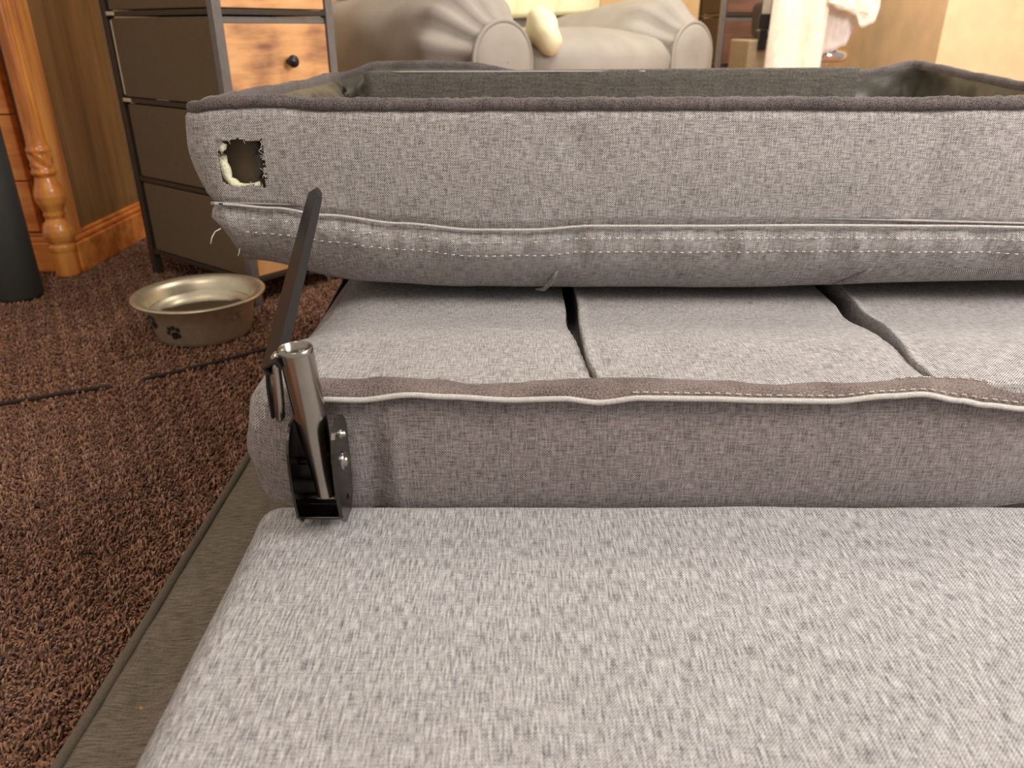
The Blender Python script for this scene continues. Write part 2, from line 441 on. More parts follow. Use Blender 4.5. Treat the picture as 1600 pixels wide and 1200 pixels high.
# end cap on the left
me = block.data
bmx = bmesh.new(); bmx.from_mesh(me)
es = [e for e in bmx.edges if e.is_boundary and all(v.co.x < XL+.002 for v in e.verts)]
cvs = [v for v in bmx.verts if v.is_boundary and v.co.x < XL+.002]
ce = bmx.verts.new((XL-.014, .85, .22))
for e in es:
    try: bmx.faces.new((e.verts[0], e.verts[1], ce))
    except Exception: pass
bmesh.ops.recalc_face_normals(bmx, faces=bmx.faces)
bmx.to_mesh(me); bmx.free(); me.uv_layers.remove(me.uv_layers[0]); boxuv(me)
me.polygons.foreach_set('use_smooth', [True]*len(me.polygons))
# top catches more light, put into the colour: paler cover fabric above the flap line
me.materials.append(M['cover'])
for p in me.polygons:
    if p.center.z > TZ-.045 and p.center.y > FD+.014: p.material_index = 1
# flap: loop tape + welt
EDGE = [(440, 627), (495, 628), (560, 629), (640, 621), (700, 624), (800, 629), (880, 627), (935, 633), (1000, 626), (1100, 627), (1200, 630), (1300, 631), (1390, 623), (1440, 620), (1500, 630), (1540, 637), (1600, 643), (1750, 640), (1900, 640)]
TOPL = [(440, 589), (495, 590), (560, 592), (600, 588), (680, 592), (740, 597), (790, 593), (880, 592), (935, 590), (1000, 590), (1100, 594), (1200, 596), (1300, 593), (1380, 592), (1430, 588), (1500, 589), (1600, 601), (1750, 598), (1900, 598)]
fl, edge, top_ = [], [], []
xs_ = [460+i*4 for i in range(0, 340)]
for px in xs_:
    a = onD(px, lerp(TOPL, px), .583); b = onD(px, lerp(EDGE, px)-7, .5555)
    rowp = []
    for j in range(9):
        t = j/8; p = a.lerp(b, t); p.z += .0022*sin(pi*t) + .0005*N(px*.02, t*3); p.y -= .0012*sin(pi*t)
        rowp.append(p)
    rowp.append(Vector((b.x, b.y+.006, b.z-.004)))
    fl.append(rowp); edge.append(b+Vector((0, -.0005, -.0015))); top_.append(a)
tape = soff(obj('loop_tape', grid(fl), M['velcro'], sofa)); tape['label'] = 'fuzzy brown-grey loop tape strip along the flap'
obj('welt', grid(tube_rows(edge, .0024, 8), closed_u=True), M['piping'], tape)
st = []
for i in range(4, 336):
    if i % 4 < 2 and (i > 130):
        r0, r1 = fl[i], fl[i+1]; st.append([r0[7]+Vector((0, -.0006, .0008)), (r0[7]+r1[7])/2+Vector((0, -.0012, .0014)), r1[7]+Vector((0, -.0006, .0008))])
    if i % 5 < 3 and i > 235:
        r0, r1 = fl[i], fl[i+1]; st.append([r0[1]+Vector((0, -.0004, .0008)), r1[1]+Vector((0, -.0004, .001))])
o = join_tubes('stitching', st, .0005, M['thread'], tape); o['kind'] = 'stuff'
# seam line between seat and rear cushion
# hinge bracket
hb = bmesh.new()
def plate(bm, x0, x1, cyy, pts):
    a = [bm.verts.new((x0, cyy+y, z)) for y, z in pts]; b = [bm.verts.new((x1, cyy+y, z)) for y, z in pts]
    n = len(pts); bm.faces.new(a); bm.faces.new(b[::-1])
    for i in range(n): bm.faces.new((a[i], b[i], b[(i+1) % n], a[(i+1) % n]))
pl = []
for i in range(15):
    a = pi*i/14; pl.append((.024*cos(a), .252+.024*sin(a)))
pl += [(-.025, .225), (-.019, .196), (-.010, .186), (.012, .184), (.022, .196), (.025, .225)]
HY = .530
plate(hb, -.1715, -.1695, HY, pl); plate(hb, -.1375, -.1345, HY, pl)
bx(hb, -.1705, -.136, HY-.004, HY+.016, .184, .1865, .0008)
bx(hb, -.1705, -.136, HY+.016, HY+.018, .186, .225, .0006)
hinge = soff(obj('hinge_bracket', hb, M['gunmetal'], sofa, False)); hinge['label'] = 'black metal hinge bracket'
# tube socket: round at the top, flattened at the bottom
rows = []
zt, zb = .335, .208
ztb = onD(462, 541, .535)
for i in range(30):
    t = i/29; z = zt+(zb-zt)*t
    fl_ = sstep(.42, .95, t)
    rx = .0128*(1-fl_)+.0085*fl_; ry = .0128*(1-fl_)+.010*fl_
    cx = ztb.x+.001+.011*t; 
    rows.append([(cx+rx*cos(2*pi*k/28), HY+ry*sin(2*pi*k/28), z) for k in range(28)])
inner = [[(ztb.x+.001+.0112*cos(2*pi*k/28)+.011*t, HY+.0112*sin(2*pi*k/28), zt+(zb+.03-zt)*t) for k in range(28)] for t in (.3, .15, 0)]
rim = [[(ztb.x+.001+.0121*cos(2*pi*k/28), HY+.0121*sin(2*pi*k/28), zt+.0006) for k in range(28)]]
obj('tube_socket', grid(inner+rim+rows, closed_u=True), M['chrome_black'], hinge)
# long channel bar leaning back
b0 = onD(431, 556, .532); b1 = onD(494, 302, .775)
d = (b1-b0); L = d.length; dn = d.normalized(); side = Vector((1, 0, 0)); side = (side-dn*side.dot(dn)).normalized(); upv = side.cross(dn).normalized()
if upv.z > 0: upv = -upv
side, upv = side*cos(.5)-upv*sin(.5), upv*cos(.5)+side*sin(.5)
def chan(bm, stations, wd, ht, th):
    sec = [(-wd/2, ht), (-wd/2, 0), (wd/2, 0), (wd/2, ht), (wd/2-th, ht), (wd/2-th, th), (-wd/2+th, th), (-wd/2+th, ht)]
    prev = None
    for s, kk in stations:
        vs = [bm.verts.new(b0+dn*s+side*a*kk+upv*(b*kk-ht/2)) for a, b in sec]
        if prev:
            for i in range(8): bm.faces.new((prev[i], prev[(i+1) % 8], vs[(i+1) % 8], vs[i]))
        else: bm.faces.new(vs)
        prev = vs
    bm.faces.new(prev[::-1])
bm = bmesh.new(); chan(bm, [(-.016, .9), (0, 1), (L*.3, 1), (L*.8, .95), (L*.95, .9), (L, .78)], .0135, .0095, .0018)
obj('support_bar', bm, M['blackmetal'], hinge, False)
bm = bmesh.new()
pp = [b0+Vector((-.0035, -.004, .006)), Vector((-.1845, HY-.006, .30)), Vector((-.183, HY-.006, .265))]
rows = tube_rows([onD(px, py, dd) for px, py, dd in ((432, 551, .527), (431, 556, .525), (431, 575, .524), (434, 600, .524), (437, 630, .524), (438, 650, .526), (438, 656, .53))], lambda t: .0048 if 0 < t < .99 else .0025, 12, .8, Vector((0, 1, 0)))
obj('lock_pin', grid(rows, closed_u=True), M['chrome_black'], hinge)
tube('link_strip', [onD(px, py, .534) for px, py in ((418, 556), (420, 600), (428, 650))], lambda t: .005, M['blackmetal'], hinge, 8, .35, Vector((0, 1, 0)))
def stud(name, x, z, r, parent, mat, sgn=1):
    rows = [[(x+sgn*h, HY+q*cos(2*pi*k/20), z+q*sin(2*pi*k/20)) for k in range(20)] for q, h in ((r*1.5, 0), (r*1.5, .0012), (r, .0015), (r*.9, .0035), (r*.5, .0046), (.0001, .0048))]
    return obj(name, grid(rows, closed_u=True), mat, parent)
stud('rivet', -.1345, .238, .0052, hinge, M['chrome_black'])
stud('rivet', -.1345, .262, .0026, hinge, M['chrome_black'])
stud('rivet', -.1715, .238, .0045, hinge, M['chrome_black'], -1)
tube('axle', [(-.172, HY, .238), (-.1345, HY, .238)], .0035, M['chrome_black'], hinge, 12)
tube('axle', [(-.172, HY+.002, .203), (-.1345, HY+.002, .203)], .0028, M['chrome_black'], hinge, 12)

# ------------------------------------------------------------ upper section, an open upholstered tray
up = thing('upholstered_tray_section', 'upturned grey fabric frame section with a ragged square hole, resting on the sofa bed', 'cushion', (.2, .834, .27))
uo = Vector((-.2, -.834, -.27))
def uoff(o): o.location = uo; return o
UL, UR, UF, UB = -.347, .76, .834, 1.545
def upath(step_f=.003, step_o=.02, r=.036, ins=0):
    x0, x1, y0, y1 = UL+ins, UR-ins, UF+ins, UB-ins; r = max(.006, r-ins*.5); pts = []
    def seg(a, b, n, st):
        L = (Vector(b)-Vector(a)).length; k = int(L/st)
        for i in range(k): t = i/k; pts.append((a[0]+(b[0]-a[0])*t, a[1]+(b[1]-a[1])*t, n[0], n[1]))
    def arc(cx, cy, a0, n=12):
        for i in range(n): a = a0+pi/2*i/n; pts.append((cx+r*cos(a), cy+r*sin(a), cos(a), sin(a)))
    seg((x0+r, y0), (x1-r, y0), (0, -1), step_f); arc(x1-r, y0+r, -pi/2); seg((x1, y0+r), (x1, y1-r), (1, 0), step_o)
    arc(x1-r, y1-r, 0); seg((x1-r, y1), (x0+r, y1), (0, 1), step_o); arc(x0+r, y1-r, pi/2); seg((x0, y1-r), (x0, y0+r), (-1, 0), step_o); arc(x0+r, y0+r, pi)
    return pts
RIMPY = [(300, 168), (340, 163), (420, 160), (500, 166), (700, 166), (900, 165), (1200, 164), (1400, 165), (1470, 164), (1600, 163), (2000, 163)]
SEAMPY = [(300, 316), (335, 318), (420, 324), (500, 335), (620, 348), (740, 358), (830, 358), (930, 352), (1100, 352), (1300, 351), (1500, 352), (1700, 355)]
def seamz(x):
    px = 800+x/.81*F; return onD(800, lerp(SEAMPY, px), UF).z
def rimz(x, y):
    z = .480
    if y < UF+.05: return onD(800, lerp(RIMPY, 800+x/.79*F), UF).z - .001 - .004*sstep(UF+.01, UF+.05, y)*(x < UL+.06)
    if y > UB-.06:
        z = .468 + .020*sstep(-.33, -.24, x)*sstep(.06, -.10, x) + .020*exp(-((x-.745)/.075)**2) + .002*N(x*20)
    elif x < UL+.05: z = .4730-.0065*sstep(.9, 1.4, y)+.002*N(y*9)
    elif x > UR-.05: z = .472+.016*sstep(1.2, 1.54, y)+.002*N(y*9)
    return z
HOLE = [onD(px, py, UF) for px, py in ((350, 219), (372, 217), (392, 220), (412, 218), (411, 232), (414, 250), (413, 265), (417, 280), (414, 291), (395, 288), (372, 292), (352, 287), (346, 270), (342, 250), (343, 232))]
def in_hole(x, z):
    x += .0016*N(x*400, z*400, 3); z += .0016*N(x*400, z*400, 9)
    c = False; n = len(HOLE)
    for i in range(n):
        a, b = HOLE[i], HOLE[(i+1) % n]
        if (a.z > z) != (b.z > z) and x < (b.x-a.x)*(z-a.z)/(b.z-a.z)+a.x: c = not c
    return c
PU = upath()
lev = []
NV = 70
for j in range(NV+1): lev.append(('side', j/NV))
for (i, z) in ((.0015, -.003), (-.001, -.010), (-.002, -.018), (.002, -.027), (.007, -.037), (.014, -.047), (.024, -.057), (.037, -.066), (.055, -.073), (.08, -.077), (.12, -.078), (.18, -.078), (.27, -.078)):
    lev.append(('under', i, z))
rows = []
for L_ in lev:
    row = []
    for (x, y, nx, ny) in PU:
        sz = seamz(x)
        if L_[0] == 'side':
            t = L_[1]; z = rimz(x, y)+(sz-rimz(x, y))*t
            o = .004*sin(pi*t)+.0012*N(x*12, y*12, z*14)
            o += -.0028*exp(-((x-.07)/.022)**2)*sstep(.47, .44, z)*sstep(.40, .44, z)*(1 if y < .9 else 0)
            o += -.0022*exp(-((x-.44)/.02)**2)*(1 if y < .9 else 0)
            o -= .005*sstep(.10, 0, t)
            if t > .93: o -= .003*((t-.93)/.07)*max(0, -ny)
            o -= .016*sstep(.44, .35, z)*max(0, -nx)
            if x < -.24 and y < .86:   # dents running from the hole
                o -= .003*exp(-((x+.282)/.04)**2-((z-.42)/.035)**2)
        else:
            _, i, dz = L_
            k = 1.0+1.6*max(0, -nx)*1.0+.5*max(0, ny)
            xq = x-nx*min(i*k, .115)
            zb = .2625+.008*sstep(-.05, -.2, xq)+.026*sstep(-.18, -.31, xq)+.008*sstep(.25, .6, xq)
            z = sz+dz*(sz-zb)/.078
            o = -min(i*k, .115)-.016*max(0, -nx)-.003*max(0, -ny)*exp(dz*200)
            am = .0058*exp(-((dz+.016)/.013)**2)
            o += am*(N(x*26, y*26, 3)*1.3+.6*N(x*55, y*55, 7))
            z += .0014*N(x*16, y*16, 1)*sstep(-.02, -.05, dz)
        row.append((x+nx*o, y+ny*o, z))
    rows.append(row)
me = grid(rows, closed_u=True, drop=lambda a, c: a[1] < UF+.012 and in_hole((a[0]+c[0])/2, (a[2]+c[2])/2))
cover = uoff(obj('cover', me, M['cover'], up))
box('under_panel', UL+.10, UR-.10, UF+.07, UB-.07, .280, .284, M['lining'], up, 0).location = uo
# seam welt, second seam and stitches
P = [(x+nx*.0005, y+ny*.0005, seamz(x)-.0005) for (x, y, nx, ny) in PU if True]
fr = [p for p in P if p[1] < UF+.004]
obj('seam_welt', grid(tube_rows([Vector(p)+Vector((0, -.001, 0)) for p in fr], .0016, 6), closed_u=True), M['piping'], cover)
st = []
for i in range(6, len(fr)-4, 3):
    x, y, z = fr[i]; x2 = fr[i+1][0]+.001
    o = .0058*exp(-((-.010+.016)/.013)**2)*(N(x*26, UF*26, 3)*1.3+.6*N(x*55, UF*55, 7))
    if i > 120 or i % 2: st.append([(x, y-.0022-o, z-.0135), ((x+x2)/2, y-.0035-o, z-.0132), (x2, y-.0022-o, z-.0135)])
    st.append([(x, y+.0004-o, z-.0295), (x2, y+.0004-o, z-.0295)])
o = join_tubes('stitching', st, .0006, M['thread'], cover); o['kind'] = 'stuff'
# tucks in the underside
for pts in (((870, 424), (866, 432), (858, 444), (850, 452), (838, 452)), ((1362, 418), (1350, 427), (1335, 434), (1316, 440), (1300, 443))):
    ds = (.846, .850, .856, .864, .876)
    q = [onD(px, py, dd) for (px, py), dd in zip(pts, ds)]
    tube('tuck_fold', q, lambda t: .0028*sin(pi*(.15+.7*t)), M['front'], cover, 8)
# dark fuzzy hem round the rim
PH = upath(.0022, .012)
rows = []
hp = []
for (x, y, nx, ny) in PH:
    z = rimz(x, y)
    fy = 1-sstep(UF, UF+.12, y); crump = .004*N(x*18, y*18, 2)*(1-.65*fy)-.006*fy*max(0, min(1, (UL+.05-x)/.05))
    hp.append((x, y, nx, ny, z+.0035, crump))
sec = [(-.0025, -.0075), (.0004, -.006), (.0014, -.001), (.0002, .003), (-.004, .0050), (-.008, .0052), (-.012, .0042), (-.014, -.002), (-.014, -.012)]
rows = [[(x+nx*(a+cr*.4), y+ny*(a+cr*.4+.0012*N(x*260, y*260, b*400)), z+b+cr*.5+.0012*N(x*210, y*210, b*300)+.0012*N(x*30, y*30, 4)+0) for (x, y, nx, ny, z, cr) in hp] for a, b in sec]
hem = uoff(obj('rim_hem', grid(rows, closed_u=True), M['hem'], up)); hem['label'] = 'dark fuzzy hem along the rim'
# lining
PI_ = upath(.006, .008)
rows = []
for k, (ins, dz) in enumerate(((-.015, -.004), (-.020, -.014), (-.024, -.026), (-.027, -.04), (-.03, -.055), (-.034, -.07), (-.04, -.085), (-.06, -.092), (-.2, -.094), (-.33, -.094))):
    row = []
    for (x, y, nx, ny) in PI_:
        cor = exp(-(((x-UL)/.22)**2))*exp(-((y-UB)/.25)**2)
        cr2 = exp(-(((x-UR)/.16)**2))*exp(-((y-UB)/.2)**2)*min(1, k/2)
        wr = (.006+.026*cor)*(N(x*26+z*3, y*26, k*.45)+.6*N(x*60, y*60, k*.8))*min(1, k/2)+.012*cr2
        if k > 6: wr = 0
        row.append((x+nx*(ins+wr-.012*cor*min(1, k)), y+ny*(ins+wr-.012*cor*min(1, k)), (rimz(x, y)+dz+wr*.3) if k < 7 else .386-.0005*k))
    rows.append(row)
lin = uoff(obj('lining', grid(rows, closed_u=True), M['lining'], up)); lin['label'] = 'thin black lining, wrinkled at the corners'
# rear cloth-covered board inside
ra = []
for i in range(90):
    t = i/89; x = -.268+(.62+.268)*t; yy = 1.478+.002*N(x*8)
    zt_ = onD(800, 112-7*t, yy).z
    ra.append([(x, yy+.012, zt_-.012), (x, yy+.012, zt_-.002), (x, yy+.009, zt_), (x, yy+.003, zt_), (x, yy, zt_-.003), (x, yy+.0015*N(x*30, 1), zt_-.02), (x, yy-.001+.002*N(x*20, 2), zt_-.05), (x, yy, zt_-.085)])
ra[0] = [(p[0], 1.49, p[2]-.004) for p in ra[0]]
uoff(obj('inner_board', grid(ra), M['rearpanel'], up))
q = [onD(612+i*12, 112.2-.1*i*.3, 1.4785) for i in range(34)]
uoff(tube('board_edge_highlight', q, .0011, M['piping'], up, 6))  # pale line painted in as the highlight on the board's top edge
# inside of the hole
hx0, hx1, hz0, hz1 = HOLE[13].x-.004, HOLE[7].x+.004, HOLE[10].z-.005, HOLE[1].z+.004
bm = bmesh.new()
bx(bm, hx0, hx1, UF+.022, UF+.026, hz0, hz1); bx(bm, hx1, hx1+.002, UF+.003, UF+.026, hz0, hz1); bx(bm, hx0-.002, hx0, UF+.003, UF+.026, hz0, hz1)
bx(bm, hx0, hx1, UF+.003, UF+.026, hz0-.002, hz0); bx(bm, hx0, hx1, UF+.003, UF+.026, hz1, hz1+.002)
hole = uoff(obj('hole_recess', bm, M['void'], up, False)); hole['label'] = 'dark recess behind the torn square hole'
fp = [onD(px, py, UF+.004) for px, py in ((346, 222), (345, 232), (347, 243), (349, 254), (352, 263), (354, 272), (359, 281), (366, 287), (374, 290), (384, 290), (396, 291), (408, 289))]
rows = tube_rows(fp, lambda t: (.0050 if t < .65 else .0032)+.0012*sin(t*21), 14, 1.0)
rows = [[p+Vector((.0016*N(p.x*500, p.z*500, 1), .001*N(p.x*400, p.z*400, 5), .0016*N(p.x*500, p.z*500, 8))) for p in r] for r in rows]
obj('torn_foam_edge', grid(rows, closed_u=True), M['foam'], hole)
fp = [onD(px, py, UF+.010) for px, py in ((398, 222), (403, 232), (402, 244), (406, 256), (405, 268), (404, 278))]
rows = tube_rows(fp, lambda t: .0045+.0016*sin(t*17), 12, .8)
rows = [[p+Vector((.003*N(p.x*300, p.z*300, 1), 0, .003*N(p.x*300, p.z*300, 8))) for p in r] for r in rows]
obj('torn_lining_flap', grid(rows, closed_u=True), M['darkbag'], hole)
fr_ = []
for i in range(60):
    k = random.randrange(15); a, b = HOLE[k], HOLE[(k+1) % 15]; p = a.lerp(b, random.random()); p.y = UF-.0035
    dd = Vector((random.uniform(-.004, .004), -random.uniform(.0, .002), random.uniform(-.004, .004)))
    fr_.append([p, p+dd*.6+Vector((0, -.0006, .0006)), p+dd])
o = join_tubes('frayed_threads', fr_, .00022, M['thread'], hole, 4); o['kind'] = 'stuff'
th = [onD(345, 357, UF-.002), onD(336, 362, UF-.004), onD(331, 371, UF-.006), onD(329, 381, UF-.008)]
uoff(tube('loose_thread', th, .0006, M['thread'], up, 6))
th = [onD(376, 380, UF+.02), onD(374, 392, UF+.016), onD(372, 400, UF+.014)]
uoff(tube('loose_thread', th, .0005, M['thread'], up, 6))

# ------------------------------------------------------------ dog bowl
bc = onZ(312, 515, 0); bc = Vector((-.612, 1.438, 0))
bowl = thing('pet_bowl', 'stainless steel pet bowl of water with black paw prints, on the carpet', 'bowl', bc)
prof = [(.0, .006), (.07, .006), (.088, .003), (.0915, .0015), (.094, .004), (.096, .012), (.104, .05), (.111, .074), (.1165, .080), (.128, .0835), (.1315, .083), (.1325, .085), (.131, .0872), (.122, .0872), (.113, .083), (.107, .074), (.100, .05), (.092, .014), (.080, .010), (.0, .010)]
bowl.scale = (.94, .94, .97)
obj('bowl_body', lathe_mesh(prof, 72), M['steel'], bowl)
obj('water', lathe_mesh([(.0, .058), (.06, .058), (.0985, .058), (.1015, .0595)], 72), M['water'], bowl)
def wallpt(ang, z, out=.0006):
    r = .096+(z-.012)/(.062)*(.111-.096)+out; return Vector((r*cos(ang), r*sin(ang), z))
def paw(ang, z, tilt, sc=1):
    bm = bmesh.new()
    for (dx, dz, rx, rz) in ((0, -.006, .0095, .0075), (-.0125, .003, .0036, .0048), (-.0048, .0095, .0038, .0052), (.0052, .0095, .0038, .0052), (.0125, .003, .0036, .0048), (-.006, -.010, .0045, .004), (.006, -.010, .0045, .004)):
        c = []
        for k in range(14):
            x = (dx+rx*cos(2*pi*k/14))*sc; y = (dz+rz*sin(2*pi*k/14))*sc
            x, y = x*cos(tilt)-y*sin(tilt), x*sin(tilt)+y*cos(tilt)
            c.append(bm.verts.new(wallpt(ang+x/.1, z+y, .0008)))
        bm.faces.new(c)
    o = obj('paw_print', bm, M['ink'], bowl, False); return o
A0 = math.atan2(-bc.y, -bc.x)   # towards the camera
paw(A0-.62, .035, .35); paw(A0-1.15, .050, .5); paw(A0+.62+3.0, .04, 0)
e = [[wallpt(A0+.42+i*.03, .052+.006*sin(i*1.1)+(.004 if i % 2 else 0), .0012) for i in range(j, j+5)] for j in (0, 4, 8)]
join_tubes('embossed_script', e, .0011, M['steel'], bowl)

# ------------------------------------------------------------ cord on the carpet
cp = [onZ(px, py, .004) for px, py in ((-60, 640), (0, 631), (60, 621), (120, 611), (175, 603), (200, 599), (225, 592), (280, 580), (340, 565), (400, 549), (470, 530))]
P = []
for i in range(len(cp)-1):
    for k in range(6): P.append(cp[i].lerp(cp[i+1], k/6))
for p in P:
    px = 800+F*p.x/(p.y*CP+(H-p.z)*SP)
    if 172 < px < 222: p.z = -.006
tag(tube('power_cord', P, .0035, M['cord'], None, 8), 'thin dark cord half sunk in the brown carpet, in front of the pet bowl', 'cord')

# ------------------------------------------------------------ dark post at the left edge
pc = Vector((-1.112, 1.66, 0))
post = lathe_mesh([(.0, 0), (.040, 0), (.047, .003), (.049, .008), (.0485, .3), (.0475, .75)], 36)
o = obj('table_leg', post, M['post']); o.location = pc
tag(o, 'thick round dark grey table leg at the left edge of the photo', 'table leg')

# ------------------------------------------------------------ oak dresser with turned column
dr = thing('oak_dresser', 'orange oak dresser with a turned corner column and moulded base, at the far left', 'dresser', (-1.5, 2.03, 0))
def doff(o): o.location = (1.5, -2.03, 0); return o
bm = bmesh.new(); bx(bm, -2.1, -1.082, 1.875, 2.235, .08, 1.3, .002); doff(obj('carcass', bm, M['oakside'], dr, False))
bm = bmesh.new(); bx(bm, -1.125, -1.072, 1.842, 1.90, .08, 1.3, .006); doff(obj('corner_stile', bm, M['oak'], dr, False))
bm = bmesh.new(); bx(bm, -2.1, -1.062, 1.85, 2.24, 0, .075, .004); bx(bm, -2.1, -1.068, 1.855, 2.24, .075, .088, .005); bx(bm, -2.1, -1.075, 1.862, 2.24, .088, .097, .004)
doff(obj('plinth', bm, M['oakH'], dr, False))
zs = [.100, .222, .372, .512, .66, .81, .96]
for a, b in zip(zs, zs[1:]):
    d_ = doff(box('drawer', -2.06, -1.150, 1.855, 1.882, a+.0012, b-.0012, M['oakH'], dr, .003))
    obj('knob', lathe_mesh([(.0, .03), (.01, .029), (.015, .022), (.012, .014), (.006, .008), (.008, 0)], 20), M['brass'], d_).location = (-1.60, 1.850, (a+b)/2)
    d_.children[0].rotation_euler = (pi/2, 0, 0)
cprof = [(.0, 0), (.026, 0), (.028, .004), (.028, .06), (.030, .066), (.030, .076), (.026, .080), (.031, .088), (.0345, .100), (.034, .112), (.029, .128), (.022, .136), (.019, .141), (.022, .146), (.0245, .150), (.022, .155), (.024, .162), (.031, .178), (.0335, .193), (.031, .208), (.024, .228), (.021, .238), (.026, .244), (.028, .248), (.026, .252), (.0235, .256), (.0235, .262), (.024, .29), (.0265, .296), (.0265, .301), (.023, .305), (.0215, .32), (.0215, .5), (.021, .8), (.021, 1.1), (.027, 1.12), (.027, 1.3)]
cp2 = []
for (a, b) in zip(cprof, cprof[1:]):
    n = max(1, int(abs(b[1]-a[1])/.003)) if b[1] < .34 else 6
    for k in range(n): cp2.append((a[0]+(b[0]-a[0])*k/n, a[1]+(b[1]-a[1])*k/n))
cp2.append(cprof[-1])
def tw(r, z, a):
    if .262 <= z <= .292: return r+.0022*sin(5*a+z*180)
    if z > .33 and z < 1.1: return r-.0018*abs(cos(6*a))
    return r
col = obj('turned_column', lathe_mesh(cp2, 72, twist=tw), M['oak'], dr); col.location = (-1.092+1.5, 1.833-2.03, 0)

# ------------------------------------------------------------ drawer tower with rustic fronts
ROT = radians(52)
def tower(name, label, loc, rot, W, Dp, levels, wmat, sidefab, knob=True):
    t = thing(name, label, 'drawer unit', loc, rot)
    p = .019; top = levels[-1]+.02
    for (x, y) in ((0, 0), (W-p, 0), (0, Dp-p), (W-p, Dp-p)):
        box('post', x, x+p, y, y+p, 0, top, M['frameglare_rim'] if y == 0 else M['framedark'], t, .0015)
    bm = bmesh.new(); bx(bm, -.004, W+.004, -.004, Dp+.004, top, top+.018, .002); obj('top_board', bm, wmat, t, False)
    for z in levels:
        bm = bmesh.new()
        bx(bm, p, W-p, .002, .016, z-.010, z, .001); bx(bm, p, W-p, Dp-.016, Dp-.002, z-.010, z, .001)
        bx(bm, .003, .015, p, Dp-p, z-.010, z, .001); bx(bm, W-.015, W-.003, p, Dp-p, z-.010, z, .001)
        obj('rail', bm, M['framedark'], t, False)
    for a, b in zip(levels, levels[1:]):
        h0, h1 = a+.002, b-.013
        d = box('drawer', .0045, W-.0045, .024, Dp-.030, h0, h1, sidefab, t, .002)
        fx0, fx1 = p+.002, W-p-.002
        box('drawer_front', fx0, fx1, .004, .0235, h0, h1-.012, wmat, d, .0015)
        box('fabric_rim', fx0, fx1, .006, .0235, h1-.0115, h1, M['frameglare_rim'], d, .001)
        if .4 < a < .5: box('gap_light_strip', .0035, W-.004, Dp-.030, Dp-.0265, h0+.004, h1-.004, M['trimw'], d, .001)  # cream strip standing in for light through the gap behind the drawer
        if .4 < b < .6: box('gap_light_pad', -.0005, .012, Dp-.052, Dp-.022, b-.0085, b-.001, M['trimw'], t, .001)  # pale chip standing in for light showing at the rail's rear end
        if knob:
            k = obj('knob', lathe_mesh([(.0, .026), (.007, .0252), (.0115, .021), (.0125, .016), (.010, .011), (.005, .007), (.0055, 0)], 24), M['blackmetal'], d)
            k.location = (W*.56, .004, (a+b)/2-.008); k.rotation_euler = (pi/2, 0, 0)
    return t
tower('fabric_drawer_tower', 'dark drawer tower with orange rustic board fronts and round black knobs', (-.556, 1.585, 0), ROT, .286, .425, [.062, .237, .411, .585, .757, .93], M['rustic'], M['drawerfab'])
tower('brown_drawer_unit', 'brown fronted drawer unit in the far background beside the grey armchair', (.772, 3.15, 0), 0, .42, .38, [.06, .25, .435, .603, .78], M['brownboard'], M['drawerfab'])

# ------------------------------------------------------------ grey armchair
a_ = radians(40)
ac = thing('grey_armchair', 'grey velvet armchair with fat rolled arms behind the sofa bed', 'armchair', (-.03, 2.12, 0), a_)
# local: +X across (right, away), +Y back; front plane y = 0
def pillow_mesh(x0, x1, y0, y1, z0, z1, ex=.35, n=26, wr=.004, seed=1, ez=None):
    rows = []
    ez = ez or ex
    cx, cyy, cz = (x0+x1)/2, (y0+y1)/2, (z0+z1)/2
    sg = lambda v, e: (abs(v)**e)*(1 if v >= 0 else -1)
    for j in range(n+1):
        ph = -pi/2+pi*j/n; row = []
        for i in range(2*n):
            th_ = 2*pi*i/(2*n)
            c = sg(cos(ph), ez)
            p = Vector((c*sg(cos(th_), ex), c*sg(sin(th_), ex), sg(sin(ph), ez)))
            q = Vector((cx+p.x*(x1-x0)/2, cyy+p.y*(y1-y0)/2, cz+p.z*(z1-z0)/2))
            k = wr*(N(q.x*9, q.y*9, q.z*9+seed)+.5*N(q.x*22, q.y*22, q.z*22+seed)); row.append(q+p*k)
        rows.append(row)
    return grid(rows, closed_u=True)
def arm(x, seed, drop=0):
    # fat rolled arm running back, gathered towards its front panel
    rows = []
    n = 60
    for j in range(46):
        t = j/45; y = -.01+.80*t
        g = sstep(0, .16, t); R = .092+.075*g
        row = []
        for i in range(n):
            a = 2*pi*i/n; gath = .013*sin(a*13+seed+2*N(a, seed))*exp(-((t-.09)/.09)**2)+.008*N(a*2, t*6, seed)
            rr = R+gath
            xx = rr*cos(a); zz = rr*1.0*sin(a)
            if sin(a) < 0: zz *= 3.2
            row.append((x+xx, y+.03*(1-g)*0, .475+zz+.01*sin(t*4)-drop*t**1.3))
        rows.append(row)
    m = obj('arm', grid(rows, closed_u=True), M['chairgrey'], ac)
    fr = []
    for k, yy in ((1.0, .004), (.99, -.014), (.9, -.022), (.5, -.028), (.01, -.03)):
        fr.append([(x+.092*k*cos(2*pi*i/n), yy, .475+(.092*k*sin(2*pi*i/n)*(1 if sin(2*pi*i/n) > 0 else 3.2))) for i in range(n)])
    f = obj('front_panel', grid(fr, closed_u=True), M['chairgrey'], m)
    P = [(x+.094*cos(2*pi*i/n), -.012, .475+.094*sin(2*pi*i/n)*(1 if sin(2*pi*i/n) > 0 else 3.2)) for i in range(n+1)]
    obj('panel_welt', grid(tube_rows(P, .006, 8, 1, Vector((0, 1, 0))), closed_u=True), M['chairgrey'], m)
arm(0.0, 1); arm(.76, 4, .08)
obj('seat_cushion', pillow_mesh(.09, .70, -.06, .66, .34, .555, .45, 26, .006, 3, .6), M['chairgrey'], ac)
